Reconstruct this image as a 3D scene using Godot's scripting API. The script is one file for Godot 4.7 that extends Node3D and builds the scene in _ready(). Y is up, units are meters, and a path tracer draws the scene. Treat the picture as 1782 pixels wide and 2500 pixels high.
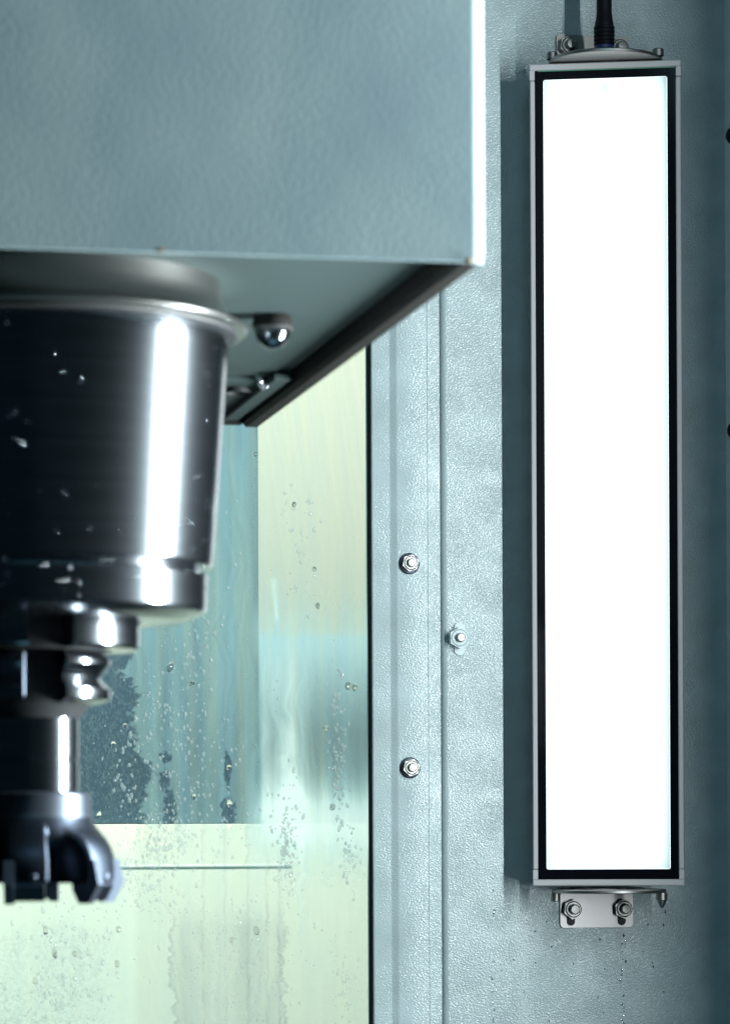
extends Node3D
# A lit panel lamp on the wall of a milling machine, the spindle head in front of it, a wet window beside it.
const EYE := 1.3          # height of the lens above the floor; heights below are given relative to it
var rng := RandomNumberGenerator.new()
var M := {}

# ------------------------------------------------------------------ helpers
func mat(col: Color, rough := 0.5, metal := 0.0) -> StandardMaterial3D:
	var m := StandardMaterial3D.new()
	m.albedo_color = col.linear_to_srgb()
	m.roughness = rough
	m.metallic = metal
	return m

func start() -> SurfaceTool:
	var st := SurfaceTool.new()
	st.begin(Mesh.PRIMITIVE_TRIANGLES)
	return st

func put(st: SurfaceTool, p: Vector3, n: Vector3, uv := Vector2.ZERO) -> void:
	st.set_normal(n)
	st.set_uv(uv)
	st.add_vertex(p)

func tri(st: SurfaceTool, a: Vector3, b: Vector3, c: Vector3, na: Vector3, nb: Vector3, nc: Vector3) -> void:
	if (c - a).cross(b - a).dot(na + nb + nc) < 0.0:
		put(st, a, na); put(st, c, nc); put(st, b, nb)
	else:
		put(st, a, na); put(st, b, nb); put(st, c, nc)

func poly(st: SurfaceTool, pts: Array, n: Vector3) -> void:
	for i in range(1, pts.size() - 1):
		tri(st, pts[0], pts[i], pts[i + 1], n, n, n)

# face of a convex body: its normal points away from the middle of the body
func face(st: SurfaceTool, pts: Array, middle: Vector3) -> void:
	var n: Vector3 = (pts[1] - pts[0]).cross(pts[2] - pts[0]).normalized()
	if n.dot(pts[0] - middle) < 0.0:
		n = -n
	poly(st, pts, n)

func add_box(st: SurfaceTool, lo: Vector3, hi: Vector3, bevel := 0.0008, xf := Transform3D.IDENTITY) -> void:
	var c := (lo + hi) / 2.0
	var h := (hi - lo) / 2.0
	var b: float = minf(bevel, minf(h.x, minf(h.y, h.z)) * 0.9)
	var v := func(sx: float, sy: float, sz: float, ax: int) -> Vector3:
		var q := Vector3(sx * (h.x - (0.0 if ax == 0 else b)), sy * (h.y - (0.0 if ax == 1 else b)), sz * (h.z - (0.0 if ax == 2 else b)))
		return xf * (c + q)
	var m := xf * c
	for s in [-1.0, 1.0]:
		face(st, [v.call(s, -1, -1, 0), v.call(s, 1, -1, 0), v.call(s, 1, 1, 0), v.call(s, -1, 1, 0)], m)
		face(st, [v.call(-1, s, -1, 1), v.call(1, s, -1, 1), v.call(1, s, 1, 1), v.call(-1, s, 1, 1)], m)
		face(st, [v.call(-1, -1, s, 2), v.call(1, -1, s, 2), v.call(1, 1, s, 2), v.call(-1, 1, s, 2)], m)
		for t in [-1.0, 1.0]:
			face(st, [v.call(s, t, -1, 0), v.call(s, t, 1, 0), v.call(s, t, 1, 1), v.call(s, t, -1, 1)], m)
			face(st, [v.call(s, -1, t, 0), v.call(s, 1, t, 0), v.call(s, 1, t, 2), v.call(s, -1, t, 2)], m)
			face(st, [v.call(-1, s, t, 1), v.call(1, s, t, 1), v.call(1, s, t, 2), v.call(-1, s, t, 2)], m)
			for u in [-1.0, 1.0]:
				face(st, [v.call(s, t, u, 0), v.call(s, t, u, 1), v.call(s, t, u, 2)], m)

# profile: [radius, height] pairs from top to bottom, turned about y
func add_lathe(st: SurfaceTool, prof: Array, segs := 64, xf := Transform3D.IDENTITY, a0 := 0.0, a1 := TAU, crease := 0.55) -> void:
	var k := prof.size()
	var ns := []
	for i in k - 1:
		var d := Vector2(prof[i + 1][0] - prof[i][0], prof[i + 1][1] - prof[i][1]).normalized()
		ns.append(Vector2(-d.y, d.x))
	for i in k - 1:
		var n0: Vector2 = ns[i]
		var n1: Vector2 = ns[i]
		if i > 0 and absf(ns[i - 1].angle_to(ns[i])) < crease:
			n0 = (ns[i - 1] + ns[i]).normalized()
		if i < k - 2 and absf(ns[i].angle_to(ns[i + 1])) < crease:
			n1 = (ns[i] + ns[i + 1]).normalized()
		for j in segs:
			var p := []
			var n := []
			for q in [[j, 0], [j + 1, 0], [j + 1, 1], [j, 1]]:
				var a: float = lerpf(a0, a1, float(q[0]) / segs)
				var pr: Array = prof[i + q[1]]
				var nn: Vector2 = n0 if q[1] == 0 else n1
				p.append(xf * Vector3(pr[0] * sin(a), pr[1], pr[0] * cos(a)))
				n.append((xf.basis * Vector3(nn.x * sin(a), nn.y, nn.x * cos(a))).normalized())
			if prof[i][0] > 1e-6:
				tri(st, p[0], p[1], p[2], n[0], n[1], n[2])
			if prof[i + 1][0] > 1e-6:
				tri(st, p[0], p[2], p[3], n[0], n[2], n[3])
	if a1 - a0 < TAU - 0.01:
		for e in [[a0, -1.0], [a1, 1.0]]:
			var s := sin(e[0]); var c := cos(e[0])
			var pn := xf.basis * Vector3(c * e[1], 0, -s * e[1])
			for i in k - 1:
				poly(st, [xf * Vector3(0, prof[i][1], 0), xf * Vector3(prof[i][0] * s, prof[i][1], prof[i][0] * c), xf * Vector3(prof[i + 1][0] * s, prof[i + 1][1], prof[i + 1][0] * c), xf * Vector3(0, prof[i + 1][1], 0)], pn)

# outline in (u, v), drawn out along w from w0 to w1; frame maps (u, v, w) into the thing
func add_prism(st: SurfaceTool, pts: PackedVector2Array, w0: float, w1: float, xf := Transform3D.IDENTITY, smooth := 0.6) -> void:
	var k := pts.size()
	var area := 0.0
	for i in k:
		area += pts[i].cross(pts[(i + 1) % k])
	var sgn := 1.0 if area > 0 else -1.0
	var ns := []
	for i in k:
		var d := (pts[(i + 1) % k] - pts[i]).normalized()
		ns.append(Vector2(d.y, -d.x) * sgn)
	for i in k:
		var a := pts[i]
		var b := pts[(i + 1) % k]
		var na: Vector2 = ns[i]
		var nb: Vector2 = ns[i]
		if absf(ns[(i + k - 1) % k].angle_to(ns[i])) < smooth:
			na = (ns[(i + k - 1) % k] + ns[i]).normalized()
		if absf(ns[(i + 1) % k].angle_to(ns[i])) < smooth:
			nb = (ns[(i + 1) % k] + ns[i]).normalized()
		var n3a := (xf.basis * Vector3(na.x, na.y, 0)).normalized()
		var n3b := (xf.basis * Vector3(nb.x, nb.y, 0)).normalized()
		var p := [xf * Vector3(a.x, a.y, w0), xf * Vector3(b.x, b.y, w0), xf * Vector3(b.x, b.y, w1), xf * Vector3(a.x, a.y, w1)]
		tri(st, p[0], p[1], p[2], n3a, n3b, n3b)
		tri(st, p[0], p[2], p[3], n3a, n3b, n3a)
	var t := Geometry2D.triangulate_polygon(pts)
	for e in [[w0, -1.0], [w1, 1.0]]:
		var n := (xf.basis * Vector3(0, 0, e[1])).normalized()
		for i in range(0, t.size(), 3):
			tri(st, xf * Vector3(pts[t[i]].x, pts[t[i]].y, e[0]), xf * Vector3(pts[t[i + 1]].x, pts[t[i + 1]].y, e[0]), xf * Vector3(pts[t[i + 2]].x, pts[t[i + 2]].y, e[0]), n, n, n)

func add_tube(st: SurfaceTool, path: Array, rad: float, segs := 16) -> void:
	for i in path.size() - 1:
		var d: Vector3 = (path[i + 1] - path[i]).normalized()
		var u := d.cross(Vector3(0.3, 0.1, 1)).normalized()
		var w := d.cross(u)
		for j in segs:
			var a := TAU * j / segs
			var b := TAU * (j + 1) / segs
			var na := u * cos(a) + w * sin(a)
			var nb := u * cos(b) + w * sin(b)
			tri(st, path[i] + na * rad, path[i] + nb * rad, path[i + 1] + nb * rad, na, nb, nb)
			tri(st, path[i] + na * rad, path[i + 1] + nb * rad, path[i + 1] + na * rad, na, nb, na)

func rounded_rect(w: float, h: float, r: float, steps := 5) -> PackedVector2Array:
	var out := PackedVector2Array()
	for q in [[1, 1, 0.0], [-1, 1, PI / 2], [-1, -1, PI], [1, -1, PI * 1.5]]:
		for i in steps + 1:
			var a: float = q[2] + PI / 2 * i / steps
			out.append(Vector2(q[0] * (w / 2 - r) + r * cos(a), q[1] * (h / 2 - r) + r * sin(a)))
	return out

func ngon(n: int, r: float, turn := 0.0) -> PackedVector2Array:
	var out := PackedVector2Array()
	for i in n:
		out.append(Vector2(r * cos(turn + TAU * i / n), r * sin(turn + TAU * i / n)))
	return out

func obj(called: String, st, material: Material, parent: Node = self) -> MeshInstance3D:
	var o := MeshInstance3D.new()
	o.name = called if not parent.has_node(called) else numbered(called, parent)
	o.mesh = st.commit() if st is SurfaceTool else st
	o.material_override = material
	parent.add_child(o, true)
	return o

func numbered(called: String, parent: Node) -> String:
	var i := 1
	while parent.has_node("%s_%03d" % [called, i]):
		i += 1
	return "%s_%03d" % [called, i]

func thing(called: String, label: String, category: String, at := Vector3.ZERO, turn := 0.0, group := "") -> Node3D:
	var o := Node3D.new()
	o.name = called if not has_node(called) else numbered(called, self)
	add_child(o, true)
	o.position = at
	o.rotation.y = turn
	o.set_meta("label", label)
	o.set_meta("category", category)
	if group:
		o.set_meta("group", group)
	return o

func part_node(called: String, parent: Node, at := Vector3.ZERO) -> Node3D:
	var o := Node3D.new()
	o.name = called if not parent.has_node(called) else numbered(called, parent)
	parent.add_child(o, true)
	o.position = at
	return o

func copy_part(src: Node3D, at: Vector3) -> Node3D:
	var r: Node3D = src.duplicate()
	r.name = numbered(src.name, src.get_parent())
	src.get_parent().add_child(r, true)
	r.position = at
	return r

# ------------------------------------------------------------------ textures
func noise(seed_: int, freq: float, kind := FastNoiseLite.TYPE_SIMPLEX_SMOOTH, octaves := 3) -> FastNoiseLite:
	var n := FastNoiseLite.new()
	n.seed = seed_
	n.noise_type = kind
	n.frequency = freq
	n.fractal_octaves = octaves
	n.fractal_type = FastNoiseLite.FRACTAL_FBM if octaves > 1 else FastNoiseLite.FRACTAL_NONE
	return n

func seamless(n: FastNoiseLite, size: int) -> ImageTexture:
	return ImageTexture.create_from_image(n.get_seamless_image(size, size))

# relief that is fuller in some patches than in others
func patchy(n: FastNoiseLite, mask: FastNoiseLite, size: int) -> ImageTexture:
	var a := n.get_seamless_image(size, size)
	var b := mask.get_seamless_image(size, size)
	a.convert(Image.FORMAT_L8); b.convert(Image.FORMAT_L8)
	var d := a.get_data()
	var m := b.get_data()
	for i in d.size():
		d[i] = int(clampf(128.0 + (d[i] - 128.0) * lerpf(0.72, 1.08, smoothstep(50.0, 200.0, m[i])), 0.0, 255.0))
	return ImageTexture.create_from_image(Image.create_from_data(size, size, false, Image.FORMAT_L8, d))

# the same picture, its grey range drawn together to lo .. hi
func toned(n: FastNoiseLite, size: int, lo: Color, hi: Color) -> ImageTexture:
	var src := n.get_seamless_image(size, size)
	src.convert(Image.FORMAT_L8)
	var d := src.get_data()
	var out := PackedByteArray()
	out.resize(size * size * 3)
	for i in size * size:
		var c := lo.lerp(hi, d[i] / 255.0)
		out[i * 3] = int(c.r * 255.0); out[i * 3 + 1] = int(c.g * 255.0); out[i * 3 + 2] = int(c.b * 255.0)
	return ImageTexture.create_from_image(Image.create_from_data(size, size, false, Image.FORMAT_RGB8, out))

func world_mapped(m: StandardMaterial3D, per_metre: float) -> void:
	m.uv1_triplanar = true
	m.uv1_world_triplanar = true
	m.uv1_scale = Vector3.ONE * per_metre

# dried coolant on the pane: x runs -0.12 .. 0.50 m, heights 0.75 .. -0.30 m about the lens
const FX0 := -0.12
const FX1 := 0.5046
const FY1 := 0.75
const FY0 := -0.30
func stain_film() -> ImageTexture:
	var w := 832
	var h := 1280
	var streak := noise(3, 1.0, FastNoiseLite.TYPE_SIMPLEX_SMOOTH, 4)
	var blot := noise(5, 1.0, FastNoiseLite.TYPE_SIMPLEX_SMOOTH, 4)
	var grain := noise(9, 1.0, FastNoiseLite.TYPE_SIMPLEX, 2)
	var cells := noise(11, 1.0, FastNoiseLite.TYPE_CELLULAR, 1)
	cells.cellular_return_type = FastNoiseLite.RETURN_DISTANCE2_SUB
	var out := PackedByteArray()
	out.resize(w * h * 4)
	for j in h:
		var y := lerpf(FY1, FY0, (j + 0.5) / h)
		for i in w:
			var x := lerpf(FX0, FX1, (i + 0.5) / w)
			# vertical runs, wider and finer ones
			var b0 := blot.get_noise_2d(x * 9.0, y * 7.0)
			var s := streak.get_noise_2d(x * 42.0, y * 2.6) * 0.60 + streak.get_noise_2d(x * 130.0 + 2.2 * b0 + 40.0, y * 4.5) * 0.26
			var b := blot.get_noise_2d(x * 18.0, y * 11.0)
			var g := grain.get_noise_2d(x * 900.0, y * 700.0)
			var g2 := grain.get_noise_2d(x * 1400.0, y * 160.0)
			var a := 0.37 + 0.28 * s + 0.05 * b + 0.03 * g
			var white := 0.0          # lighter, chalky
			a += 0.17 * smoothstep(0.06, 0.22, y) * smoothstep(0.43, 0.41, x)
			# slanting wipe marks in the upper right part
			var slant := streak.get_noise_2d((x + y * 0.13) * 75.0, y * 0.7 + 9.0)
			var up := smoothstep(0.12, 0.24, y) * smoothstep(0.40, 0.44, x)
			a = lerpf(a, 0.27 + 0.05 * s + 0.05 * b + 0.02 * g, smoothstep(0.015, -0.015, y) * 0.8)
			a = lerpf(a, 0.28 + 0.14 * slant + 0.02 * g, up * 0.8)
			# the patch where the film has come off
			var edge := 0.318 + 0.013 * blot.get_noise_2d(y * 34.0, 3.0) + 0.007 * blot.get_noise_2d(y * 160.0, x * 90.0) + 0.012 * smoothstep(0.16, 0.03, y)
			var clear := smoothstep(0.003, -0.0015, x - edge) * smoothstep(0.20, 0.15, y + 0.5 * (x - 0.30)) * smoothstep(-0.02, -0.005, y)
			for sp in [[0.3478, 0.060, 0.0050, 0.0050], [0.3470, 0.043, 0.0045, 0.008], [0.3510, 0.020, 0.0055, 0.017], [0.3960, 0.018, 0.0065, 0.012], [0.3955, 0.050, 0.003, 0.016], [0.3420, -0.002, 0.011, 0.006]]:
				var dd := Vector2((x - sp[0]) / sp[2], (y - sp[1]) / sp[3]).length() + 0.55 * blot.get_noise_2d(x * 260.0, y * 200.0)
				clear = maxf(clear, smoothstep(1.05, 0.75, dd))
			a = lerpf(a, 0.025 + 0.20 * maxf(0.0, g * 0.8 + g2 * 0.9), clear)
			# old puddle runs below, with ragged rims
			var l := 0.352 + 0.007 * blot.get_noise_2d(7.0, y * 42.0) + 0.0025 * blot.get_noise_2d(x * 300.0, y * 260.0)
			var r := 0.438 + 0.006 * blot.get_noise_2d(3.0, y * 46.0) + 0.0030 * blot.get_noise_2d(x * 280.0, y * 280.0)
			var low := smoothstep(-0.045, -0.075, y)
			var inside := smoothstep(l - 0.0012, l + 0.0012, x) * smoothstep(r + 0.0012, r - 0.0012, x) * low
			var rim := (exp(-pow((x - l) / 0.0011, 2.0)) + exp(-pow((x - r) / 0.0011, 2.0))) * low
			var dark := inside * (0.30 + 0.32 * s) + rim * 0.40
			# runs that follow the drops down
			for run in [0.3935, 0.4105, 0.376, 0.4255, 0.4345]:
				var xr: float = run + 0.0022 * blot.get_noise_2d(run * 900.0, y * 55.0)
				dark += 0.34 * exp(-pow((x - xr) / 0.0011, 2.0)) * smoothstep(0.05, -0.01, y) * (0.6 + 0.6 * blot.get_noise_2d(run * 500.0, y * 30.0))
			# scale-like rings of dried foam at the lower left
			var foam := smoothstep(0.325, 0.28, x + 0.2 * b * 0.1) * smoothstep(-0.055, -0.085, y)
			var c := cells.get_noise_2d(x * 255.0 + 1.6 * blot.get_noise_2d(x * 90.0, y * 90.0), y * 190.0 + 1.6 * blot.get_noise_2d(x * 90.0 + 50.0, y * 90.0))
			var ring := smoothstep(-0.72, -0.98, c)
			dark += foam * ring * (0.48 + 0.3 * b)
			a += foam * (0.08 - 0.10 * ring)
			# a chalky dribble
			var dx := (x - (0.4335 - 0.07 * (y - 0.17))) / (0.0016 + 0.0012 * smoothstep(0.17, 0.195, y))
			white += exp(-dx * dx) * smoothstep(0.158, 0.17, y) * smoothstep(0.2, 0.194, y) * 0.5
			white += 0.55 * smoothstep(0.418, 0.424, x) * smoothstep(0.470, 0.445, x) * smoothstep(-0.01, 0.03, y) * smoothstep(0.155, 0.11, y) * (0.8 + 0.5 * s)
			var veil := exp(-pow((y - 0.008) / 0.030, 2.0)) * smoothstep(0.405, 0.432, x) * (0.85 + 0.5 * s)
			white += veil
			a += 0.34 * veil
			var mist := exp(-pow((y - 0.152) / 0.026, 2.0)) * smoothstep(0.412, 0.425, x) * (0.9 + 0.4 * s)
			white += 0.22 * mist
			a += 0.22 * mist
			for wl in [[0.4425, 0.0050, 0.02, 0.075], [0.4520, 0.0030, -0.06, 0.03]]:
				var xw: float = wl[0] + 0.004 * blot.get_noise_2d(wl[0] * 700.0, y * 40.0)
				white += 0.28 * exp(-pow((x - xw) / wl[1], 2.0)) * smoothstep(wl[2] - 0.03, wl[2], y) * smoothstep(wl[3] + 0.02, wl[3], y)
			a = clampf(a + white * 0.5 + dark * 0.40, 0.02, 0.92)
			var warm := clampf(0.55 + (0.35 if y < 0.008 else 0.65) * streak.get_noise_2d(x * 70.0 + 300.0, y * 2.2), 0.0, 1.0)
			var col := Color(0.52, 0.72, 0.76).lerp(Color(0.68, 0.79, 0.71), warm).lerp(Color(0.34, 0.44, 0.47), clampf(dark * 1.3, 0.0, 1.0)).lerp(Color(0.88, 0.95, 0.90), clampf(white, 0.0, 1.0))
			var at := (j * w + i) * 4
			out[at] = int(clampf(col.r, 0, 1) * 255.0)
			out[at + 1] = int(clampf(col.g, 0, 1) * 255.0)
			out[at + 2] = int(clampf(col.b, 0, 1) * 255.0)
			out[at + 3] = int(a * 255.0)
	return ImageTexture.create_from_image(Image.create_from_data(w, h, false, Image.FORMAT_RGBA8, out))

# ------------------------------------------------------------------ lights and camera
func area_light(called: String, at: Vector3, towards: Vector3, size: Vector2, energy: float, col: Color) -> AreaLight3D:
	var l := AreaLight3D.new()
	l.name = called
	add_child(l)
	l.position = at
	l.look_at_from_position(at, at + towards, Vector3.UP if absf(towards.normalized().y) < 0.99 else Vector3.BACK)
	l.area_size = size
	l.area_normalize_energy = true
	l.light_energy = energy
	l.light_color = col
	l.set("area_range", 8.0)
	l.shadow_enabled = true
	return l

func _ready() -> void:
	rng.seed = 20240
	# --- camera: turned a little to the right, the lens shifted up
	var cam := Camera3D.new()
	cam.name = "camera"
	var yaw := deg_to_rad(11.5)
	var right := Vector3(cos(yaw), 0, sin(yaw))
	var roll := deg_to_rad(0.25)
	var r2 := right * cos(roll) - Vector3.UP * sin(roll)
	var u2 := Vector3.UP * cos(roll) + right * sin(roll)
	cam.transform = Transform3D(Basis(r2, u2, r2.cross(u2)), Vector3(0, EYE, 0))
	var lens := CameraAttributesPhysical.new()
	lens.frustum_focal_length = 50.0
	lens.frustum_focus_distance = 2.49
	lens.exposure_aperture = 8.0
	lens.frustum_near = 0.1
	lens.frustum_far = 40.0
	cam.attributes = lens
	cam.projection = Camera3D.PROJECTION_FRUSTUM
	cam.near = 0.1
	cam.far = 40.0
	cam.size = 0.1 * 2500.0 / 8000.0
	cam.frustum_offset = Vector2(0, 0.1 * 790.0 / 8000.0)
	add_child(cam)
	cam.current = true

	# --- the dim hall the machine stands in
	var we := WorldEnvironment.new()
	we.name = "environment"
	var e := Environment.new()
	e.background_mode = Environment.BG_COLOR
	e.background_color = Color(0.005, 0.013, 0.018).linear_to_srgb()
	e.tonemap_mode = Environment.TONE_MAPPER_LINEAR
	e.tonemap_exposure = 0.92
	e.sdfgi_enabled = true
	e.ssao_enabled = true
	e.ssil_enabled = true
	we.environment = e
	add_child(we)

	# --- lights: a tall strip lamp to the right of the head, a soft one overhead, a low one, and one in the room behind the window
	area_light("strip_light", Vector3(0.91, EYE + 0.22, -1.283), Vector3(-0.9935, 0, 0.114), Vector2(0.08, 0.95), 10.4, Color(0.95, 1.0, 1.0))
	area_light("overhead_light", Vector3(0.1, EYE + 1.5, 0.6), Vector3(0.1, -1.0, -1.2), Vector2(1.0, 0.6), 0.80, Color(0.70, 0.93, 1.0))
	area_light("low_light", Vector3(0.35, EYE - 1.0, -1.2), Vector3(0, 1, -0.15), Vector2(0.9, 0.9), 0.10, Color(0.62, 0.92, 1.0))
	var cl := SpotLight3D.new()
	cl.name = "cabinet_light"
	add_child(cl)
	cl.look_at_from_position(Vector3(0.30, EYE + 1.25, -2.50), Vector3(0.36, EYE + 0.0, -2.88), Vector3.BACK)
	cl.spot_angle = 20.0
	cl.spot_angle_attenuation = 0.5
	cl.spot_range = 8.0
	cl.light_size = 0.06
	cl.light_energy = 23.0
	cl.light_color = Color(1.0, 1.0, 0.95)
	cl.shadow_enabled = true
	area_light("hall_light", Vector3(2.2, EYE + 2.8, -10.6), Vector3(0.0, -1.2, -0.7), Vector2(1.6, 1.0), 12.0, Color(1.0, 1.0, 0.93))

	materials()
	walls()
	window()
	beyond_window()
	spindle_head()
	tool_holder()
	milling_cutter()
	lamp()

func materials() -> void:
	# sprayed machine enamel with its orange-peel relief
	var peel := noise(21, 0.13, FastNoiseLite.TYPE_SIMPLEX_SMOOTH, 2)
	var tone := toned(noise(22, 0.012, FastNoiseLite.TYPE_SIMPLEX_SMOOTH, 4), 512, Color(0.90, 0.90, 0.90), Color(1, 1, 1))
	var p := mat(Color(0.49, 0.60, 0.63), 0.22)
	p.albedo_texture = tone
	p.heightmap_enabled = true
	p.heightmap_texture = patchy(peel, noise(23, 0.006, FastNoiseLite.TYPE_SIMPLEX_SMOOTH, 3), 1024)
	p.heightmap_scale = 0.034
	world_mapped(p, 4.1)
	M.paint = p
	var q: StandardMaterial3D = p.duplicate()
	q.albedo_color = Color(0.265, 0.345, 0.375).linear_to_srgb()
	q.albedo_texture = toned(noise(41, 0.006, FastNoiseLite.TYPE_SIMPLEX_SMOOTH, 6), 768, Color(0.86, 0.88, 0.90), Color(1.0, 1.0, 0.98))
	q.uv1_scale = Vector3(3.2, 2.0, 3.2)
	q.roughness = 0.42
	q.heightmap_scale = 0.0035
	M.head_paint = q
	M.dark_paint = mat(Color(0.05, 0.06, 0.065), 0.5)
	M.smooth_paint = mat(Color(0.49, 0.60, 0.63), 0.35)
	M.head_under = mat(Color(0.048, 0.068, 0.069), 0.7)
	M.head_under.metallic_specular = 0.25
	# ground and polished steels, with fine turning marks
	var brush := toned(noise(31, 0.03, FastNoiseLite.TYPE_SIMPLEX_SMOOTH, 4), 256, Color(0.8, 0.8, 0.8), Color(1, 1, 1))
	var s := mat(Color(0.35, 0.385, 0.43), 0.155, 1.0)
	s.albedo_texture = brush
	s.uv1_triplanar = true
	s.uv1_scale = Vector3(2, 60, 2)
	M.steel = s
	M.bright_steel = mat(Color(0.30, 0.285, 0.29), 0.42, 1.0)
	M.collar = mat(Color(0.22, 0.22, 0.215), 0.30, 1.0)
	M.zinc = mat(Color(0.30, 0.295, 0.29), 0.42, 1.0)
	M.dark_steel = mat(Color(0.06, 0.07, 0.088), 0.40, 1.0)
	M.carbide = mat(Color(0.05, 0.06, 0.08), 0.5, 1.0)
	M.cutter_steel = mat(Color(0.026, 0.032, 0.044), 0.38, 1.0)
	M.slot = mat(Color(0.006, 0.007, 0.009), 0.6)
	M.rubber = mat(Color(0.012, 0.013, 0.015), 0.55)
	M.lip = mat(Color(0.016, 0.015, 0.014), 0.7)
	M.lip.metallic_specular = 0.25
	M.seal = mat(Color(0.005, 0.007, 0.009), 0.8)
	M.seal.metallic_specular = 0.15
	M.black_glass = mat(Color(0.004, 0.005, 0.008), 0.08)
	M.black_glass.metallic_specular = 0.2
	M.aluminium = mat(Color(0.56, 0.55, 0.57), 0.5, 0.1)
	M.cable = mat(Color(0.005, 0.006, 0.010), 0.5)
	M.cable.metallic_specular = 0.25
	M.blue = mat(Color(0.01, 0.03, 0.12), 0.4)
	M.green_glass = mat(Color(0.10, 0.30, 0.20), 0.15)
	var g := mat(Color(1, 1, 1, 1), 0.5)
	g.emission_enabled = true
	g.emission = Color(0.97, 1.0, 1.0)
	g.emission_energy_multiplier = 1.08
	M.glow = g
	var im := Image.create(96, 640, false, Image.FORMAT_RGB8)
	for y in 640:
		for x in 96:
			var ex := minf(x + 0.5, 95.5 - x) / 96.0 * 93.0          # millimetres to the nearer side
			var ey := minf(y + 0.5, 639.5 - y) / 640.0 * 597.0
			var k := 1.0 - 0.42 * exp(-ex / 3.2) - 0.16 * exp(-ey / 5.0) - 0.07 * exp(-ey / 30.0)
			var spot := Vector2((x - 48) * 0.97, (y - 8) * 0.933).length()
			k -= 0.16 * smoothstep(7.0, 3.0, spot)
			var sh := 1.0 - k
			im.set_pixel(x, y, Color(k - sh * 0.35, k, k))
	var dg: StandardMaterial3D = g.duplicate()
	dg.emission = Color(1, 1, 1)
	dg.emission_texture = ImageTexture.create_from_image(im)
	dg.emission_operator = BaseMaterial3D.EMISSION_OP_MULTIPLY
	M.diffuser = dg
	var pane := mat(Color(0.9, 1.0, 0.95), 0.02)
	pane.albedo_color.a = 0.01
	pane.transparency = BaseMaterial3D.TRANSPARENCY_ALPHA
	M.pane = pane
	var drop := mat(Color(0.46, 0.56, 0.55), 0.30)
	drop.albedo_color.a = 0.22
	drop.transparency = BaseMaterial3D.TRANSPARENCY_ALPHA
	drop.clearcoat_enabled = true
	drop.clearcoat = 1.0
	drop.clearcoat_roughness = 0.04
	M.water = drop
	var lens_drop := mat(Color(0.98, 1.0, 1.0), 0.0)
	lens_drop.albedo_color.a = 0.02
	lens_drop.refraction_enabled = true
	lens_drop.refraction_scale = 0.030
	M.clear_drop = lens_drop
	M.bead = mat(Color(0.55, 0.60, 0.65), 0.05, 0.9)
	M.pale_panel = mat(Color(0.66, 0.72, 0.62), 0.8)
	M.cabinet_paint = mat(Color(0.33, 0.385, 0.325), 0.9)
	M.cabinet_paint.metallic_specular = 0.1
	M.blue_panel = mat(Color(0.010, 0.024, 0.038), 0.9)
	M.blue_panel.metallic_specular = 0.1
	M.blue_box = mat(Color(0.20, 0.34, 0.43), 0.8)
	M.joint = mat(Color(0.25, 0.31, 0.28), 0.9)
	M.rust = mat(Color(0.12, 0.07, 0.03), 0.8)

# a stud with nut and washer, its axis along +z from the wall
func fastener(parent: Node, at: Vector3, washer_r: float, nut_r: float, stud_r: float, stud_l: float, m_nut: Material, m_stud: Material, turn := 0.2) -> Node3D:
	var out_z := Transform3D(Basis(Vector3.RIGHT, PI / 2), Vector3.ZERO)   # lathe axis y -> z
	var f := part_node("bolt", parent, at)
	if washer_r > 0.0:
		var st := start()
		add_lathe(st, [[0.0, 0.0016], [washer_r - 0.0012, 0.0016], [washer_r - 0.0003, 0.0012], [washer_r, 0.0006], [washer_r, 0.0]], 40, out_z)
		obj("washer", st, M.dark_steel, f)
	var nt := start()
	var z0 := 0.0016 if washer_r > 0.0 else 0.0
	var nh := nut_r * 0.85
	add_prism(nt, ngon(6, nut_r, turn), z0, z0 + nh, Transform3D.IDENTITY, 0.1)
	add_lathe(nt, [[0.0, z0 + nh + 0.0008], [nut_r * 0.70, z0 + nh + 0.0008], [nut_r * 0.86, z0 + nh - 0.0002]], 32, out_z)
	obj("nut", nt, m_nut, f)
	var sd := start()
	add_lathe(sd, [[0.0, stud_l], [stud_r * 0.78, stud_l - 0.0002], [stud_r, stud_l - 0.0013], [stud_r, z0 + nh * 0.6]], 28, out_z, 0, TAU, 0.3)
	obj("stud", sd, m_stud, f)
	return f

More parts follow.
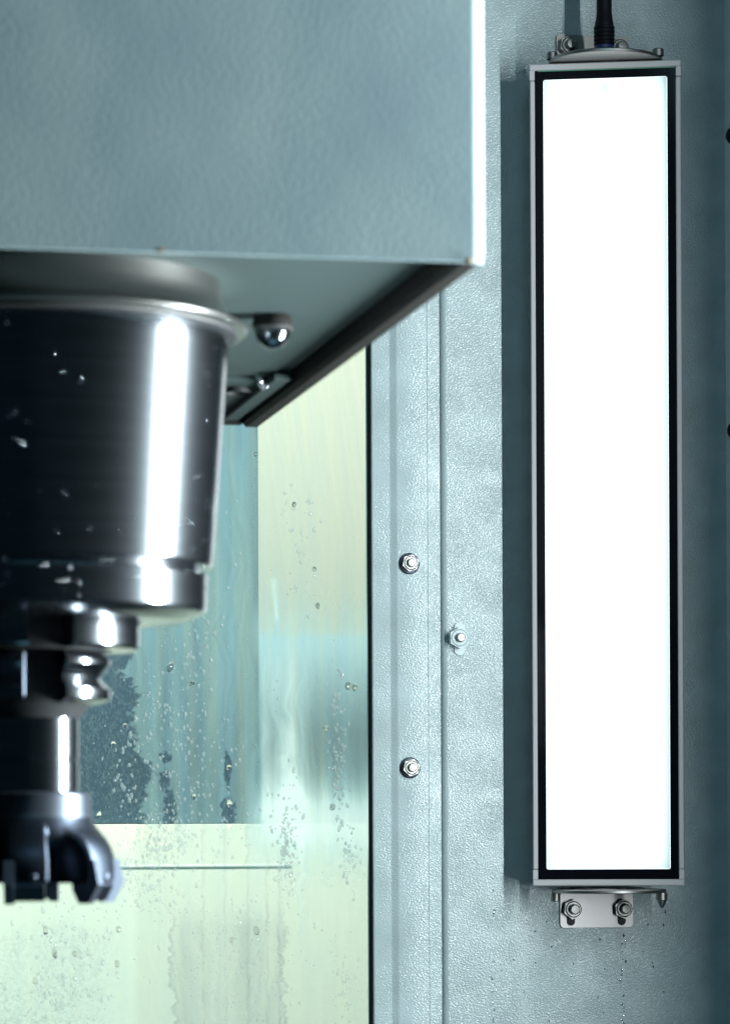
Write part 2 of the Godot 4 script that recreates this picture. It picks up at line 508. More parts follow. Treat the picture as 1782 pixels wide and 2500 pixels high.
# ------------------------------------------------------------------ the setting
func walls() -> void:
	var up := Transform3D(Basis(Vector3(1, 0, 0), Vector3(0, 0, -1), Vector3(0, 1, 0)), Vector3.ZERO)   # (u, v, w) -> (x, w, -v)
	# the sheet that carries the lamp; its left edge is rolled over
	var w := Node3D.new()
	w.name = "wall"
	add_child(w)
	w.position = Vector3(0.5595, EYE - 0.6, -2.45)
	w.set_meta("kind", "structure")
	w.set_meta("label", "pale grey enamelled sheet metal wall that carries the lit lamp")
	var pts := PackedVector2Array()
	for i in 9:
		var a := PI - PI / 2 * i / 8.0
		pts.append(Vector2(0.0045 + 0.0045 * cos(a), 0.0045 - 0.0045 * sin(a)))
	pts.append(Vector2(0.2270, 0.0)); pts.append(Vector2(0.2270, 0.012)); pts.append(Vector2(0.0, 0.012))
	var st := start()
	add_prism(st, pts, 0.0, 2.3, up)
	obj("wall_sheet", st, M.paint, w)
	# slotted boss, painted over, with its nut and stud
	var boss := start()
	var at := Vector3(0.5728 - 0.5595, 0.6 + 0.1506, 0.0)
	add_prism(boss, rounded_rect(0.0085, 0.0250, 0.0042), 0.0002, 0.0016, Transform3D(Basis.IDENTITY, at))
	obj("slot_cover", boss, M.smooth_paint, w)
	fastener(w, at + Vector3(-0.0016, 0.0004, 0.0018), 0.0, 0.0082, 0.0034, 0.0125, M.smooth_paint, M.zinc, 0.55)

	var wet := SphereMesh.new()
	wet.radius = 1.0; wet.height = 2.0; wet.radial_segments = 12; wet.rings = 6
	var spots := []
	for i in 90:
		spots.append(Vector3(0.7022 + rng.randfn(0, 0.0013), rng.randf_range(-0.30, -0.078), rng.randf_range(0.0003, 0.0008)))
	for i in 40:
		spots.append(Vector3(0.5985 + rng.randfn(0, 0.0012), rng.randf_range(-0.20, 0.06), rng.randf_range(0.0003, 0.0007)))
	for i in 60:
		spots.append(Vector3(rng.randf_range(0.60, 0.74), rng.randf_range(-0.20, -0.05), rng.randf_range(0.0003, 0.0007)))
	var wm := MultiMesh.new()
	wm.transform_format = MultiMesh.TRANSFORM_3D
	wm.mesh = wet
	wm.instance_count = spots.size()
	for i in spots.size():
		var q: Vector3 = spots[i]
		wm.set_instance_transform(i, Transform3D(Basis.from_scale(Vector3(q.z, q.z * rng.randf_range(1.0, 2.2), q.z * 0.5)), Vector3(q.x - 0.5595, q.y + 0.6, 0.0)))
	var wi := MultiMeshInstance3D.new()
	wi.name = "wet_beads"
	wi.multimesh = wm
	wi.material_override = M.bead
	wi.set_meta("kind", "stuff")
	w.add_child(wi)

	# the side wall that runs forward from the right-hand fold
	var sw := Node3D.new()
	sw.name = "side_wall"
	add_child(sw)
	sw.position = Vector3(0.7868, EYE - 0.6, -2.4515)
	sw.set_meta("kind", "structure")
	sw.set_meta("label", "narrow grey side wall sheet folded forward at the right edge")
	var ss := start()
	add_prism(ss, PackedVector2Array([Vector2(0, 0), Vector2(0.004, -0.002), Vector2(0.20, -0.055), Vector2(0.20, -0.043), Vector2(0.0, 0.012)]), 0.0, 2.3, up)
	obj("side_sheet", ss, M.paint, sw)
	for h in [0.545, 0.3150]:
		var k := start()
		add_lathe(k, [[0.0, 0.0085], [0.003, 0.0082], [0.0058, 0.0066], [0.0074, 0.0035], [0.0078, 0.0]], 28, Transform3D(Basis(Vector3.UP, -0.27) * Basis(Vector3.RIGHT, PI / 2), Vector3(0.0085, 0.6 + h, 0.0035)), 0, TAU, 0.8)
		obj("black_bolt", k, M.rubber, sw)

	# the joggled strip between the window and that sheet
	var strip := thing("cover_strip", "pale grey bent metal strip between the black window seal and the lamp wall", "metal strip", Vector3(0.5067, EYE - 0.6, -2.45))
	var sp := PackedVector2Array([Vector2(0, 0.0105), Vector2(0.0004, 0.0094), Vector2(0.0013, 0.0090), Vector2(0.0136, 0.0090), Vector2(0.0150, 0.0086), Vector2(0.0180, 0.0054), Vector2(0.0196, 0.0048),
		Vector2(0.0426, 0.0048), Vector2(0.0429, 0.0044), Vector2(0.0432, 0.0048), Vector2(0.0578, 0.0048), Vector2(0.0578, 0.016), Vector2(0, 0.016)])
	var s3 := start()
	add_prism(s3, sp, 0.0, 2.3, up, 0.9)
	obj("bent_sheet", s3, M.paint, strip)
	for h in [0.2083, 0.0518]:
		fastener(strip, Vector3(0.0280, 0.6 + h, -0.0048), 0.0082, 0.0066, 0.0034, 0.0115, M.zinc, M.zinc, 0.3)

# ------------------------------------------------------------------ window
func window() -> void:
	var t := thing("window_pane", "wet streaked window pane with black edge seal left of the metal strip", "window", Vector3(0.0, EYE - 0.45, -2.4645))
	var st := start()
	add_box(st, Vector3(-0.6, 0.0, -0.006), Vector3(0.5042, 2.1, 0.0), 0.0005)
	obj("glass", st, M.pane, t)
	var sl := start()
	add_box(sl, Vector3(0.5040, 0.0, -0.004), Vector3(0.5069, 2.1, 0.0022), 0.0008)
	obj("seal", sl, M.seal, t)
	# dried coolant
	var q := start()
	var x0 := FX0; var x1 := FX1 - 0.0006
	var y0 := FY0 + 0.45; var y1 := FY1 + 0.45
	var z := 0.0012
	for v in [[x0, y0, 0, 1], [x0, y1, 0, 0], [x1, y1, 1, 0], [x0, y0, 0, 1], [x1, y1, 1, 0], [x1, y0, 1, 1]]:
		put(q, Vector3(v[0], v[1], z), Vector3.BACK, Vector2(v[2], v[3]))
	var f := mat(Color(1, 1, 1), 0.6)
	f.albedo_texture = stain_film()
	f.transparency = BaseMaterial3D.TRANSPARENCY_ALPHA
	f.texture_repeat = false
	f.backlight_enabled = true
	f.backlight = Color(0.5, 0.5, 0.5)
	var film := obj("coolant_film", q, f, t)
	film.set_meta("kind", "stuff")
	# drops: the larger ones one by one, the fine ones together
	var shapes := []
	for k in 4:
		var d := start()
		var pr := []
		for i in 8:
			var a := PI / 2 * i / 7.0
			pr.append([sin(a), 0.62 * cos(a)])
		add_lathe(d, pr, 14, Transform3D(Basis(Vector3.RIGHT, PI / 2).scaled(Vector3(1, [1.25, 1.5, 1.1, 1.8][k], 1)), Vector3.ZERO), 0, TAU, 0.8)
		var base := []
		for i in 14:
			base.append(Vector3(sin(TAU * i / 14), cos(TAU * i / 14) * [1.25, 1.5, 1.1, 1.8][k], 0))
		poly(d, base, Vector3.FORWARD)
		shapes.append(d.commit())
	# [x middle, x spread, height middle, height spread, how many, mean size in mm]
	var zones := [[0.377, 0.013, 0.26, 0.05, 60, 0.8], [0.372, 0.014, 0.16, 0.06, 46, 0.9], [0.352, 0.026, 0.09, 0.05, 80, 0.8], [0.345, 0.020, 0.0, 0.018, 130, 0.75], [0.375, 0.03, 0.04, 0.05, 60, 0.8],
		[0.318, 0.016, 0.05, 0.04, 40, 0.9], [0.335, 0.022, -0.03, 0.03, 140, 0.7], [0.441, 0.008, -0.01, 0.035, 90, 0.8], [0.452, 0.013, 0.225, 0.05, 26, 1.0], [0.480, 0.008, 0.07, 0.06, 80, 0.85],
		[0.488, 0.006, -0.02, 0.03, 40, 0.8], [0.484, 0.009, -0.11, 0.03, 40, 0.6], [0.395, 0.045, -0.09, 0.045, 120, 0.6], [0.28, 0.04, -0.075, 0.03, 60, 0.9], [0.27, 0.035, -0.12, 0.02, 50, 0.8], [0.405, 0.05, 0.0, 0.2, 80, 0.6]]
	var big := [[0.3515, 0.1285, 2.3], [0.3965, 0.0240, 2.2], [0.3958, 0.0520, 1.9], [0.4165, -0.0720, 2.4], [0.3975, -0.0790, 2.1], [0.4710, 0.0820, 2.1], [0.4760, 0.0220, 2.2], [0.4885, 0.1150, 2.3], [0.4935, 0.1140, 1.9],
		[0.3775, 0.2490, 2.2], [0.3800, 0.2330, 1.9], [0.3770, 0.1990, 1.7], [0.3800, 0.2150, 1.6], [0.3080, 0.0690, 2.1], [0.2965, 0.0160, 1.8], [0.3690, 0.0300, 1.6], [0.3170, 0.0830, 2.2],
		[0.3560, 0.2640, 1.7], [0.3790, 0.2640, 1.6], [0.4625, 0.2040, 1.6], [0.4650, 0.1760, 1.6], [0.2560, -0.0700, 2.0], [0.2630, -0.0875, 2.2], [0.2780, -0.0880, 1.9], [0.3110, -0.0700, 2.0], [0.3100, -0.0960, 1.9],
		[0.2480, -0.1080, 1.8], [0.4180, 0.2910, 1.3], [0.3680, 0.1160, 1.7], [0.4470, 0.2530, 1.5]]
	for d in big:
		var o := obj("water_drop", shapes[rng.randi() % 4], M.clear_drop, t)
		o.transform = Transform3D(Basis(Vector3.BACK, rng.randf_range(-0.35, 0.35)).scaled(Vector3.ONE * d[2] * 0.001), Vector3(d[0], d[1] + 0.45, 0.0016))
	for k in 4:
		var where := []
		for zn in zones:
			for i in int(zn[4] * 0.42):
				var p := Vector3(zn[0] + zn[1] * rng.randfn(0, 0.6), zn[2] + zn[3] * rng.randfn(0, 0.6) + 0.45, 0.0016)
				if p.x > 0.502:
					continue
				var sz: float = zn[5] * rng.randf_range(0.4, 1.4) * 0.0012
				where.append(Transform3D(Basis(Vector3.BACK, rng.randf_range(-0.5, 0.5)).scaled(Vector3(sz, sz * rng.randf_range(0.8, 1.3), sz)), p))
		var mm := MultiMesh.new()
		mm.transform_format = MultiMesh.TRANSFORM_3D
		mm.mesh = shapes[k]
		mm.instance_count = where.size()
		for i in where.size():
			mm.set_instance_transform(i, where[i])
		var mi := MultiMeshInstance3D.new()
		mi.name = "fine_drops" if k == 0 else "fine_drops_%03d" % k
		mi.multimesh = mm
		mi.material_override = M.water
		mi.set_meta("kind", "stuff")
		t.add_child(mi)

func beyond_window() -> void:
	# the pale cabinet whose front fills the pane, a seam across it
	var c := thing("cabinet", "pale green cabinet front seen through the lower part of the window", "cabinet", Vector3(0.1, EYE - 0.6, -2.84))
	var st := start()
	add_box(st, Vector3(-0.7, 0.0, -0.02), Vector3(0.62, 0.6105, 0.0), 0.0002)
	obj("front_sheet", st, M.cabinet_paint, c)
	var j := start()
	add_box(j, Vector3(-0.7, 0.5731, -0.001), Vector3(0.412, 0.5749, 0.0006), 0.0002)
	obj("seam", j, M.joint, c)
	var b := thing("blue_door", "dark blue grey cabinet door behind the streaked upper left part of window", "cabinet door", Vector3(0.0, EYE + 0.0112, -2.86))
	st = start()
	add_box(st, Vector3(-0.6, 0.0, -0.02), Vector3(0.487, 0.9, 0.0), 0.001)
	obj("door_sheet", st, M.blue_panel, b)
	var w := thing("far_wall", "pale yellow green wall behind the right half of the window", "wall", Vector3(2.0, EYE - 1.3, -12.5))
	w.set_meta("kind", "structure")
	st = start()
	add_box(st, Vector3(-3.5, 0.0, -0.1), Vector3(3.5, 4.4, 0.0), 0.001)
	obj("wall_face", st, M.pale_panel, w)
	var x := thing("machine_hood", "blurred pale blue machine hood low behind the right half of the window", "machine", Vector3(1.82, EYE - 0.05, -11.0))
	st = start()
	var hood := PackedVector2Array([Vector2(-0.5, 0.0), Vector2(0.0, 0.0)])
	for i in 13:
		hood.append(Vector2(-0.35 + 0.35 * cos(PI / 2 * i / 12), 0.40 + 0.36 * sin(PI / 2 * i / 12)))
	hood.append(Vector2(-0.5, 0.76))
	add_prism(st, hood, -0.3, 0.9, Transform3D(Basis(Vector3.BACK, Vector3.UP, Vector3.RIGHT), Vector3.ZERO))
	obj("hood_sheet", st, M.blue_box, x)

# ------------------------------------------------------------------ spindle head
const AX := Vector3(0.1428, 0.0, -1.4302)     # the spindle axis
const AXTURN := -0.0995                       # local +z of the spindle looks at the lens
func spindle_head() -> void:
	var h0 := 0.2337
	var t := thing("spindle_head", "grey painted milling head with bright steel spindle nose hanging at left", "machine head", Vector3(0.0, EYE, -1.3))
	var up := Transform3D(Basis(Vector3(1, 0, 0), Vector3(0, 0, -1), Vector3(0, 1, 0)), Vector3.ZERO)
	# housing: rounded front right edge
	var rr := 0.0055
	var o := PackedVector2Array([Vector2(-0.55, 0.0)])
	for i in 11:
		var a := -PI / 2 + PI / 2 * i / 10.0
		o.append(Vector2(0.3157 - rr + rr * cos(a), rr + rr * sin(a)))
	o.append(Vector2(0.3157, 0.547)); o.append(Vector2(-0.55, 0.547))
	var st := start()
	add_prism(st, o, h0 + 0.012, 0.80, up)
	var f := PackedVector2Array([Vector2(-0.55, 0.0)])
	for i in 11:
		var a := -PI / 2 + PI / 2 * i / 10.0
		f.append(Vector2(0.3157 - rr + rr * cos(a), rr + rr * sin(a)))
	f.append(Vector2(0.3157, rr + 0.001)); f.append(Vector2(0.3120, rr + 0.001)); f.append(Vector2(0.309, 0.003)); f.append(Vector2(-0.55, 0.003))
	add_prism(st, f, h0, h0 + 0.012, up)
	obj("housing", st, M.head_paint, t)
	st = start()
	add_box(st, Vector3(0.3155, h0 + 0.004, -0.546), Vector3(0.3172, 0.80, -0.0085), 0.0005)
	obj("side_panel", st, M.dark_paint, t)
	# underside sheet, set back in the rim; a second one behind a gap
	st = start()
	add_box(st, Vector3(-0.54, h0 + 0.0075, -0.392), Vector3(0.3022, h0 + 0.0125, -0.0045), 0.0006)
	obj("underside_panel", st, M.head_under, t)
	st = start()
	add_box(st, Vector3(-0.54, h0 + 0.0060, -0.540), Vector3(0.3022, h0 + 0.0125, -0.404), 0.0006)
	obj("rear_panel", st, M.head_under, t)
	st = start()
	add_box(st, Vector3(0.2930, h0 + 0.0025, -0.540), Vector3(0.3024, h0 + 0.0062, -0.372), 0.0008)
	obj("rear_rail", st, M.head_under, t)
	st = start()
	add_lathe(st, [[0.0, 0.0], [0.0065, 0.0], [0.0072, 0.0008], [0.0072, 0.005]], 24, Transform3D(Basis(Vector3.RIGHT, PI).scaled(Vector3(1, 1, 1)), Vector3(0.2835, h0 + 0.0080, -0.430)))
	obj("rear_plug", st, M.rubber, t)
	st = start()
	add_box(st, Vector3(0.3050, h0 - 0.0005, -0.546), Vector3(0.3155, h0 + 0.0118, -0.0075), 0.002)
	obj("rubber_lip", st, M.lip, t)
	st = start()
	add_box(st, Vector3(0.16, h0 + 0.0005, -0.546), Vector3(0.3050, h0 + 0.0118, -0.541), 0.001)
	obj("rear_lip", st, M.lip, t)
	# chips and rust at the lower rim
	st = start()
	add_lathe(st, [[0.0, 0.0006], [0.0018, 0.0002], [0.0026, 0.0]], 9, Transform3D(Basis(Vector3.RIGHT, PI / 2).scaled(Vector3(0.9, 0.35, 1)), Vector3(0.182, h0 + 0.0008, 0.0)))
	add_lathe(st, [[0.0, 0.0005], [0.0011, 0.0002], [0.0016, 0.0]], 9, Transform3D(Basis(Vector3.RIGHT, PI / 2).scaled(Vector3(1.4, 0.6, 1)), Vector3(0.3085, h0 + 0.0004, 0.0003)))
	var rust := obj("rust_specks", st, M.rust, t)
	rust.set_meta("kind", "stuff")
	# spindle: collar, body, nose ring, each turned about the axis
	var base := Transform3D(Basis(Vector3.UP, AXTURN), AX - Vector3(0, 0, -1.3))
	st = start()
	add_lathe(st, [[0.0835, h0 + 0.0075], [0.0838, 0.2350], [0.0846, 0.2310], [0.0862, 0.2278], [0.0890, 0.2248], [0.0918, 0.2230], [0.0944, 0.2219], [0.0948, 0.2215], [0.0948, 0.2203], [0.0943, 0.2197], [0.0860, 0.2192]], 128, base, 0, TAU, 0.45)
	obj("collar", st, M.collar, t)
	st = start()
	add_lathe(st, [[0.0860, 0.2193], [0.0905, 0.2192], [0.0903, 0.2180], [0.0862, 0.2174]], 128, base, 0, TAU, 0.2)
	obj("shadow_gap_ring", st, M.slot, t)
	st = start()
	add_lathe(st, [[0.0850, 0.2192], [0.0862, 0.2172], [0.0864, 0.2150], [0.0862, 0.2110], [0.0796, 0.1185], [0.0790, 0.1172], [0.0735, 0.1166]], 128, base, 0, TAU, 0.3)
	obj("spindle_body", st, M.steel, t)
	st = start()
	add_lathe(st, [[0.0735, 0.1180], [0.0735, 0.1141], [0.0765, 0.1139], [0.0771, 0.1131], [0.0768, 0.0985], [0.0762, 0.0974], [0.0660, 0.0938], [0.0560, 0.0934], [0.0480, 0.0940]], 128, base, 0, TAU, 0.3)
	obj("nose_ring", st, M.steel, t)
	# coolant ball nozzle
	var nz := part_node("coolant_nozzle", t, Vector3(0.2616, 0.2326, -0.196))
	st = start()
	add_lathe(st, [[0.0, 0.0130], [0.0040, 0.0124], [0.0068, 0.0106], [0.0085, 0.0080], [0.0093, 0.0052], [0.0094, 0.0030], [0.0086, 0.0024]], 40, Transform3D.IDENTITY, 0, TAU, 0.8)
	obj("socket", st, M.lip, nz)
	st = start()
	var bp := []
	for i in 15:
		var a := PI * (0.22 + 0.78 * i / 14.0)
		bp.append([0.0080 * sin(a), 0.0008 + 0.0080 * cos(a)])
	add_lathe(st, bp, 36)
	obj("ball", st, M.steel, nz)
	st = start()
	add_lathe(st, [[0.0086, 0.0035], [0.0093, 0.0030], [0.0095, 0.0022], [0.0086, 0.0016]], 40)
	obj("ring", st, M.bright_steel, nz)
	# splashes that cling to the steel
	var bead := SphereMesh.new()
	bead.radius = 1.0; bead.height = 2.0; bead.radial_segments = 12; bead.rings = 6
	var where := []
	for i in 150:
		var a := rng.randf_range(-0.9, 1.4)
		var y := rng.randf_range(0.121, 0.212)
		var r := lerpf(0.0796, 0.0866, (y - 0.1185) / 0.0925)
		if i % 3 == 0:
			y = rng.randf_range(0.100, 0.117); r = 0.0772
		if i % 9 == 1:
			y = rng.randf_range(0.2186, 0.2225); r = 0.0949
		where.append([a, y, r, rng.randf_range(0.00016, 0.00040) * (1.4 if i % 11 == 0 else 1.0)])
	var mm := MultiMesh.new()
	mm.transform_format = MultiMesh.TRANSFORM_3D
	mm.mesh = bead
	mm.instance_count = where.size()
	for i in where.size():
		var q: Array = where[i]
		mm.set_instance_transform(i, base * Transform3D(Basis.from_scale(Vector3(1, 1.2, 1) * q[3]), Vector3(q[2] * sin(q[0]), q[1], q[2] * cos(q[0]))))
	var mi := MultiMeshInstance3D.new()
	mi.name = "splashes"
	mi.multimesh = mm
	mi.material_override = M.bead
	mi.set_meta("kind", "stuff")
	t.add_child(mi)
	# drops that hang on the lip and beside the collar
	for d in [[0.2833, h0 - 0.0005, -0.358, 0.0016, 3.0], [0.2890, h0 - 0.001, -0.371, 0.0009, 1.0]]:
		st = start()
		add_lathe(st, [[0.0, 1.0], [0.5, 0.85], [0.85, 0.5], [1.0, 0.0], [0.85, -0.5], [0.5, -0.85], [0.0, -1.0]], 14, Transform3D(Basis(Vector3.BACK, 0.45).scaled(Vector3(1, 1, 1)) * Basis.from_scale(Vector3(d[3], d[3] * d[4], d[3])), Vector3(d[0], d[1], d[2])), 0, TAU, 1.0)
		obj("hanging_drop", st, M.bead, t)

# ------------------------------------------------------------------ tool
func tool_holder() -> void:
	var t := thing("tool_holder", "polished tool holder with slotted flange below the spindle nose", "tool holder", Vector3(AX.x, EYE, AX.z), AXTURN)
	# flange with a key slot cut through it
	var s0 := deg_to_rad(-1.0)
	var s1 := deg_to_rad(22.5)
	var st := start()
	add_lathe(st, [[0.030, 0.0975], [0.0462, 0.0975], [0.0474, 0.0962], [0.0475, 0.0940], [0.0475, 0.0825], [0.0466, 0.0812], [0.030, 0.0808]], 100, Transform3D.IDENTITY, s1, s0 + TAU)
	obj("flange", st, M.steel, t)
	st = start()
	add_lathe(st, [[0.0355, 0.0975], [0.0355, 0.0808], [0.030, 0.0806]], 64)
	obj("slot_floor", st, M.slot, t)
	# gripper groove
	st = start()
	add_lathe(st, [[0.030, 0.0806], [0.0325, 0.0790], [0.0340, 0.0780], [0.0348, 0.0766], [0.0348, 0.0748], [0.0340, 0.0738], [0.0308, 0.0702], [0.0304, 0.0690], [0.0308, 0.0678], [0.0340, 0.0650], [0.0348, 0.0640], [0.0348, 0.0606], [0.0342, 0.0594], [0.0300, 0.0584], [0.0250, 0.0574], [0.0225, 0.0562], [0.0212, 0.0540], [0.0208, 0.0515]], 96, Transform3D.IDENTITY, deg_to_rad(26.0), deg_to_rad(-6.0) + TAU)
	obj("grooved_ring", st, M.steel, t)
	st = start()
	add_lathe(st, [[0.0262, 0.0806], [0.0262, 0.0580], [0.0208, 0.0515]], 64)
	obj("key_slot", st, M.slot, t)
	st = start()
	add_lathe(st, [[0.0206, 0.0520], [0.0206, 0.0345], [0.0200, 0.0340], [0.0200, 0.0332], [0.0206, 0.0327], [0.0204, 0.0180]], 72)
	obj("shank", st, M.steel, t)
	st = start()
	add_box(st, Vector3(-0.0042, 0.060, 0.0262), Vector3(-0.0026, 0.079, 0.0330), 0.0005)
	obj("key_edge", st, M.carbide, t)

func milling_cutter() -> void:
	var t := thing("milling_cutter", "dark face mill with carbide inserts at the end of the tool holder", "milling cutter", Vector3(AX.x, EYE, AX.z), AXTURN)
	var st := start()
	add_lathe(st, [[0.020, 0.0196], [0.0248, 0.0192], [0.0256, 0.0184], [0.0257, 0.0110], [0.0262, 0.0085]], 72)
	obj("hub", st, M.dark_steel, t)
	# body with chip pockets
	var nt := 6
	var phi0 := deg_to_rad(-3.0)
	var step := TAU / nt
	var prof := [[0.0262, 0.0085], [0.0275, 0.0055], [0.0305, 0.0022], [0.0335, -0.0010], [0.0358, -0.0048], [0.0372, -0.0090], [0.0378, -0.0140], [0.0374, -0.0185], [0.0368, -0.0200], [0.014, -0.0200], [0.0, -0.0195]]
	var seg := 252
	var grid := []
	for i in prof.size():
		var row := []
		for j in seg + 1:
			var a := TAU * j / seg
			var u := fposmod((a - phi0) / step + 0.22, 1.0)      # 0 .. 0.46 tooth, then pocket
			var pk := smoothstep(0.45, 0.50, u) * smoothstep(1.0, 0.72, u)
			var deep := pk * smoothstep(0.004, -0.007, prof[i][1]) * 0.0150
			var r: float = maxf(prof[i][0] - deep, 0.0) if prof[i][0] > 0.015 else prof[i][0]
			row.append(Vector3(r * sin(a), prof[i][1], r * cos(a)))
		grid.append(row)
	var body := start()
	body.set_smooth_group(0)
	for i in prof.size() - 1:
		for j in seg:
			var p := [grid[i][j], grid[i][j + 1], grid[i + 1][j + 1], grid[i + 1][j]]
			for q in [[0, 1, 2], [0, 2, 3]]:
				var a: Vector3 = p[q[0]]; var b: Vector3 = p[q[1]]; var c: Vector3 = p[q[2]]
				if (c - a).cross(b - a).length() < 1e-13:
					continue
				var outw := Vector3(a.x, 0, a.z).normalized() * 0.3 + Vector3(0, -1.0 if i >= 8 else 0.2, 0)
				if (c - a).cross(b - a).dot(outw) < 0.0:
					body.add_vertex(a); body.add_vertex(c); body.add_vertex(b)
				else:
					body.add_vertex(a); body.add_vertex(b); body.add_vertex(c)
	body.index()
	body.generate_normals()
	obj("cutter_body", body, M.cutter_steel, t)
	for k in nt:
		var a := phi0 + step * k
		var xf := Transform3D(Basis(Vector3.UP, a), Vector3.ZERO)
		var radial := xf * Transform3D(Basis(Vector3.BACK, Vector3.UP, Vector3.RIGHT), Vector3.ZERO)
		var seat := start()
		# seat block below the body, narrowing downwards
		add_prism(seat, PackedVector2Array([Vector2(0.0270, -0.0188), Vector2(0.0366, -0.0188), Vector2(0.0372, -0.0212), Vector2(0.0335, -0.0275), Vector2(0.0300, -0.0275)]), -0.0060, 0.0072, radial, 0.1)
		obj("insert_seat", seat, M.cutter_steel, t)
		var ins := start()
		add_prism(ins, PackedVector2Array([Vector2(0.0260, -0.0095), Vector2(0.0380, -0.0100), Vector2(0.0402, -0.0205), Vector2(0.0350, -0.0287), Vector2(0.0300, -0.0287), Vector2(0.0270, -0.0230)]), -0.0100, -0.0058, radial, 0.1)
		obj("carbide_insert", ins, M.carbide, t)
		var scr := start()
		add_lathe(scr, [[0.0, 0.0010], [0.0016, 0.0008], [0.0024, 0.0]], 16, xf * Transform3D(Basis(Vector3.RIGHT, PI / 2), Vector3(0.0022, -0.0170, 0.0368)))
		obj("insert_screw", scr, M.carbide, t)

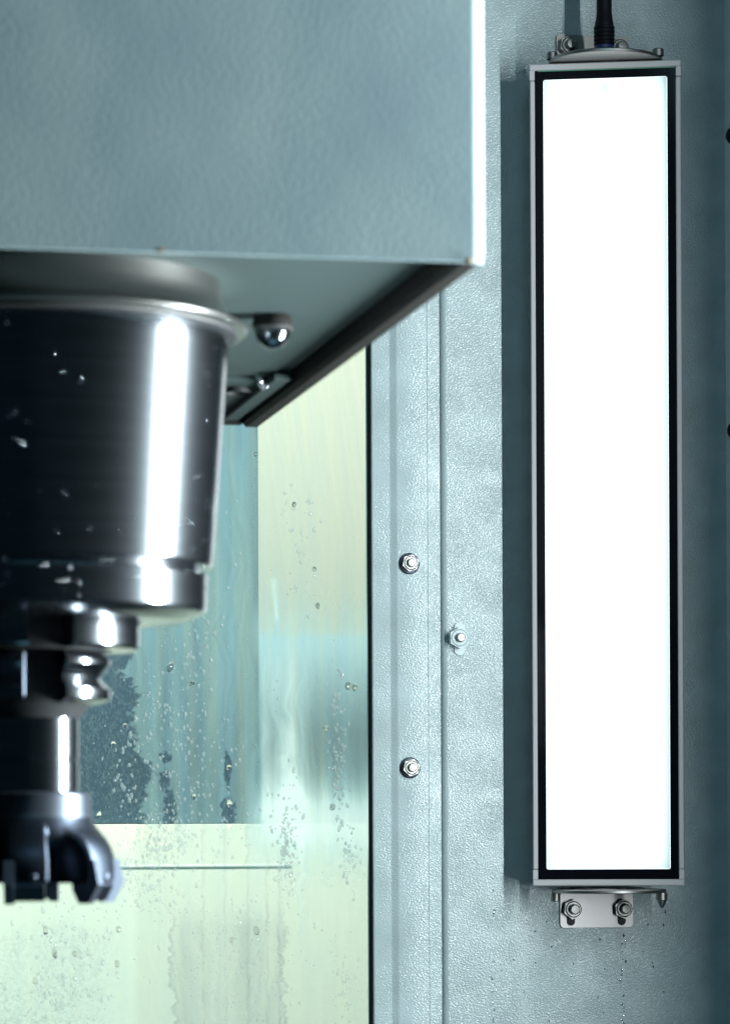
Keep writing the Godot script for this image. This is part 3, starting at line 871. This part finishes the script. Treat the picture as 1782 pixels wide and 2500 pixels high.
# ------------------------------------------------------------------ lamp
func lamp() -> void:
	var turn := deg_to_rad(-18.5)
	var hw := 0.0567
	var hh := 0.6215
	var n := Vector3(sin(turn), 0, cos(turn))
	var front := Vector3(0.67239, EYE + 0.2721, -2.386)
	var base := front - Vector3(0, hh / 2, 0) - n * 0.026
	var t := thing("panel_lamp", "tall flat machine lamp with glowing white face and black glass border", "lamp", base, turn)
	# profile: side rails, end caps, back
	var st := start()
	for s in [-1.0, 1.0]:
		add_box(st, Vector3(minf(s * hw, s * (hw - 0.0036)), 0.0125, 0.0), Vector3(maxf(s * hw, s * (hw - 0.0036)), hh - 0.0125, 0.026), 0.0007)
		obj("side_rail", st, M.aluminium, t)
		st = start()
	for y in [0.0, hh - 0.0122]:
		add_box(st, Vector3(-hw - 0.0003, y, 0.0), Vector3(hw + 0.0003, y + 0.0122, 0.0225), 0.0008)
		var yo: float = y if y == 0.0 else y + 0.0122 - 0.0048
		add_box(st, Vector3(-hw - 0.0003, yo, 0.0225), Vector3(hw + 0.0003, yo + 0.0048, 0.0263), 0.0007)
		for s in [-1.0, 1.0]:
			add_box(st, Vector3(minf(s * (hw + 0.0003), s * (hw - 0.0036)), y if y > 0.0 else 0.0048, 0.0225), Vector3(maxf(s * (hw + 0.0003), s * (hw - 0.0036)), y + 0.0122 if y == 0.0 else y + 0.0074, 0.0263), 0.0004)
		obj("end_cap", st, M.aluminium, t)
		st = start()
	add_box(st, Vector3(-hw + 0.003, 0.012, 0.001), Vector3(hw - 0.003, hh - 0.012, 0.012), 0.0005)
	obj("back_plate", st, M.aluminium, t)
	# black printed border of the front glass, four pieces round the lit field
	var gx := 0.0466
	var g0 := 0.0125
	var g1 := hh - 0.0118
	st = start()
	add_box(st, Vector3(-hw + 0.0037, 0.0049, 0.0205), Vector3(-gx, hh - 0.0049, 0.0245), 0.0003)
	add_box(st, Vector3(gx, 0.0049, 0.0205), Vector3(hw - 0.0037, hh - 0.0049, 0.0245), 0.0003)
	add_box(st, Vector3(-gx, 0.0049, 0.0205), Vector3(gx, g0, 0.0245), 0.0001)
	add_box(st, Vector3(-gx, g1, 0.0205), Vector3(gx, hh - 0.0049, 0.0245), 0.0001)
	obj("glass_border", st, M.black_glass, t)
	st = start()
	add_box(st, Vector3(-hw + 0.0060, hh - 0.0056, 0.0245), Vector3(hw - 0.0045, hh - 0.0049, 0.0252), 0.0002)
	obj("glass_edge", st, M.green_glass, t)
	st = start()
	add_prism(st, rounded_rect(gx * 2, g1 - g0, 0.0016), 0.0130, 0.0242, Transform3D(Basis.IDENTITY, Vector3(0, (g0 + g1) / 2, 0)))
	obj("light_panel", st, M.glow, t)
	st = start()
	for v in [[-1, -1], [-1, 1], [1, 1], [-1, -1], [1, 1], [1, -1]]:
		put(st, Vector3(v[0] * (gx - 0.0003), (g0 + g1) / 2 + v[1] * ((g1 - g0) / 2 - 0.0003), 0.0244), Vector3.BACK, Vector2(v[0] * 0.5 + 0.5, 0.5 - v[1] * 0.5))
	obj("lit_diffuser", st, M.diffuser, t)
	var l := AreaLight3D.new()
	l.name = "panel_light"
	t.add_child(l)
	l.position = Vector3(0, (g0 + g1) / 2, 0.0275)
	l.rotation.y = PI
	l.area_size = Vector2(gx * 2, g1 - g0)
	l.area_normalize_energy = true
	l.light_energy = 0.02
	l.light_color = Color(0.97, 1.0, 1.0)
	l.shadow_enabled = true

	# brackets: an angle on the wall and a round slotted plate at the lamp's end
	for topside in [true, false]:
		var y := EYE + (0.5852 if topside else -0.0418)
		var b := thing("lamp_bracket", "steel angle bracket above the lit lamp beside the cable plug" if topside else "polished steel angle bracket with two bolts below the lit lamp", "bracket", Vector3(0.6803, y, -2.4496), 0.0, "brackets that hold the panel lamp")
		var sg := 1.0 if topside else -1.0
		st = start()
		var tab_h := 0.0325 if topside else 0.0300
		add_prism(st, rounded_rect(0.0580, tab_h, 0.0028), 0.0, 0.0022, Transform3D(Basis.IDENTITY, Vector3(0, sg * tab_h / 2, 0)), 0.5)
		obj("wall_tab", st, M.bright_steel if not topside else M.zinc, b)
		st = start()
		add_box(st, Vector3(-0.0285, -0.0012 if topside else -0.0012, 0.0024), Vector3(0.0285, 0.0012, 0.040), 0.0008)
		obj("arm", st, M.zinc, b)
		st = start()
		var pc := base - Vector3(0.6803, 0, -2.4496) + n * 0.013
		add_lathe(st, [[0.012, 0.0013], [0.0425, 0.0013], [0.0432, 0.0006], [0.0432, -0.0010], [0.0426, -0.0015], [0.012, -0.0015]], 72, Transform3D(Basis.IDENTITY, Vector3(pc.x, 0.0002 if topside else -0.0010, pc.z)), 0, TAU, 0.25)
		obj("round_plate", st, M.zinc, b)
		for s in [-1.0, 1.0]:
			var bl := fastener(b, Vector3(s * 0.0203, sg * (0.0228 if topside else 0.0157), 0.0022), 0.0, 0.0078, 0.0040, 0.0125, M.zinc, M.zinc, 0.5 + s * 0.1)
			if not topside:
				st = start()
				add_prism(st, rounded_rect(0.0066, 0.0100, 0.0032), 0.0, 0.0003, Transform3D(Basis.IDENTITY, Vector3(s * 0.0203 - 0.0004, -0.0235, 0.0022)))
				obj("slot", st, M.slot, b)
			# clamping bolts in the round plate
			var off := Basis(Vector3.UP, turn) * Vector3(s * 0.0400, 0, 0.010)
			st = start()
			if topside:
				add_lathe(st, [[0.0, 0.0055], [0.0036, 0.0055], [0.0042, 0.0048], [0.0042, 0.0]], 24, Transform3D(Basis.IDENTITY, Vector3(pc.x, 0.0014, pc.z) + off))
			elif s < 0:
				add_lathe(st, [[0.0036, 0.0], [0.0036, -0.0058], [0.0030, -0.0064], [0.0, -0.0064]], 24, Transform3D(Basis.IDENTITY, Vector3(pc.x, -0.0024, pc.z) + off))
			else:
				add_lathe(st, [[0.0042, 0.0], [0.0042, -0.0052], [0.0034, -0.0058], [0.0030, -0.0078], [0.0010, -0.0112], [0.0, -0.0116]], 24, Transform3D(Basis.IDENTITY, Vector3(pc.x, -0.0024, pc.z) + off))
			obj("clamp_bolt", st, M.zinc, b)

	# cable with its ribbed plug, screwed into the top cap
	var c := thing("lamp_cable", "black cable with ribbed plug and knurled nut entering the lamp's top", "cable", base + Vector3(0, hh, 0) + n * 0.013 + Vector3(-0.001, 0, 0))
	st = start()
	add_lathe(st, [[0.0, 0.0122], [0.0066, 0.0122], [0.0076, 0.0114], [0.0076, 0.0036], [0.0068, 0.0028], [0.0058, 0.0]], 48)
	for i in 44:
		var a := TAU * i / 44.0
		add_box(st, Vector3(-0.0002, 0.0042, 0.0072), Vector3(0.0002, 0.0110, 0.0079), 0.0001, Transform3D(Basis(Vector3.UP, a), Vector3.ZERO))
	obj("knurled_nut", st, M.zinc, c)
	st = start()
	add_lathe(st, [[0.0060, 0.0152], [0.0076, 0.0150], [0.0077, 0.0124], [0.0060, 0.0122]], 40)
	obj("blue_ring", st, M.blue, c)
	st = start()
	var pr := []
	for i in 5:
		var y := 0.0300 - i * 0.0030
		pr.append_array([[0.0070, y], [0.0079, y - 0.0005], [0.0079, y - 0.0021], [0.0070, y - 0.0026]])
	add_lathe(st, [[0.0056, 0.0450], [0.0059, 0.0400], [0.0064, 0.0350], [0.0071, 0.0318]] + pr + [[0.0074, 0.0151], [0.0, 0.0151]], 48)
	obj("plug_boot", st, M.cable, c)
	st = start()
	add_tube(st, [Vector3(0, 0.040, 0), Vector3(0, 0.12, 0.001), Vector3(-0.002, 0.22, 0.003), Vector3(-0.006, 0.40, 0.004)], 0.0058, 20)
	obj("cord", st, M.cable, c)
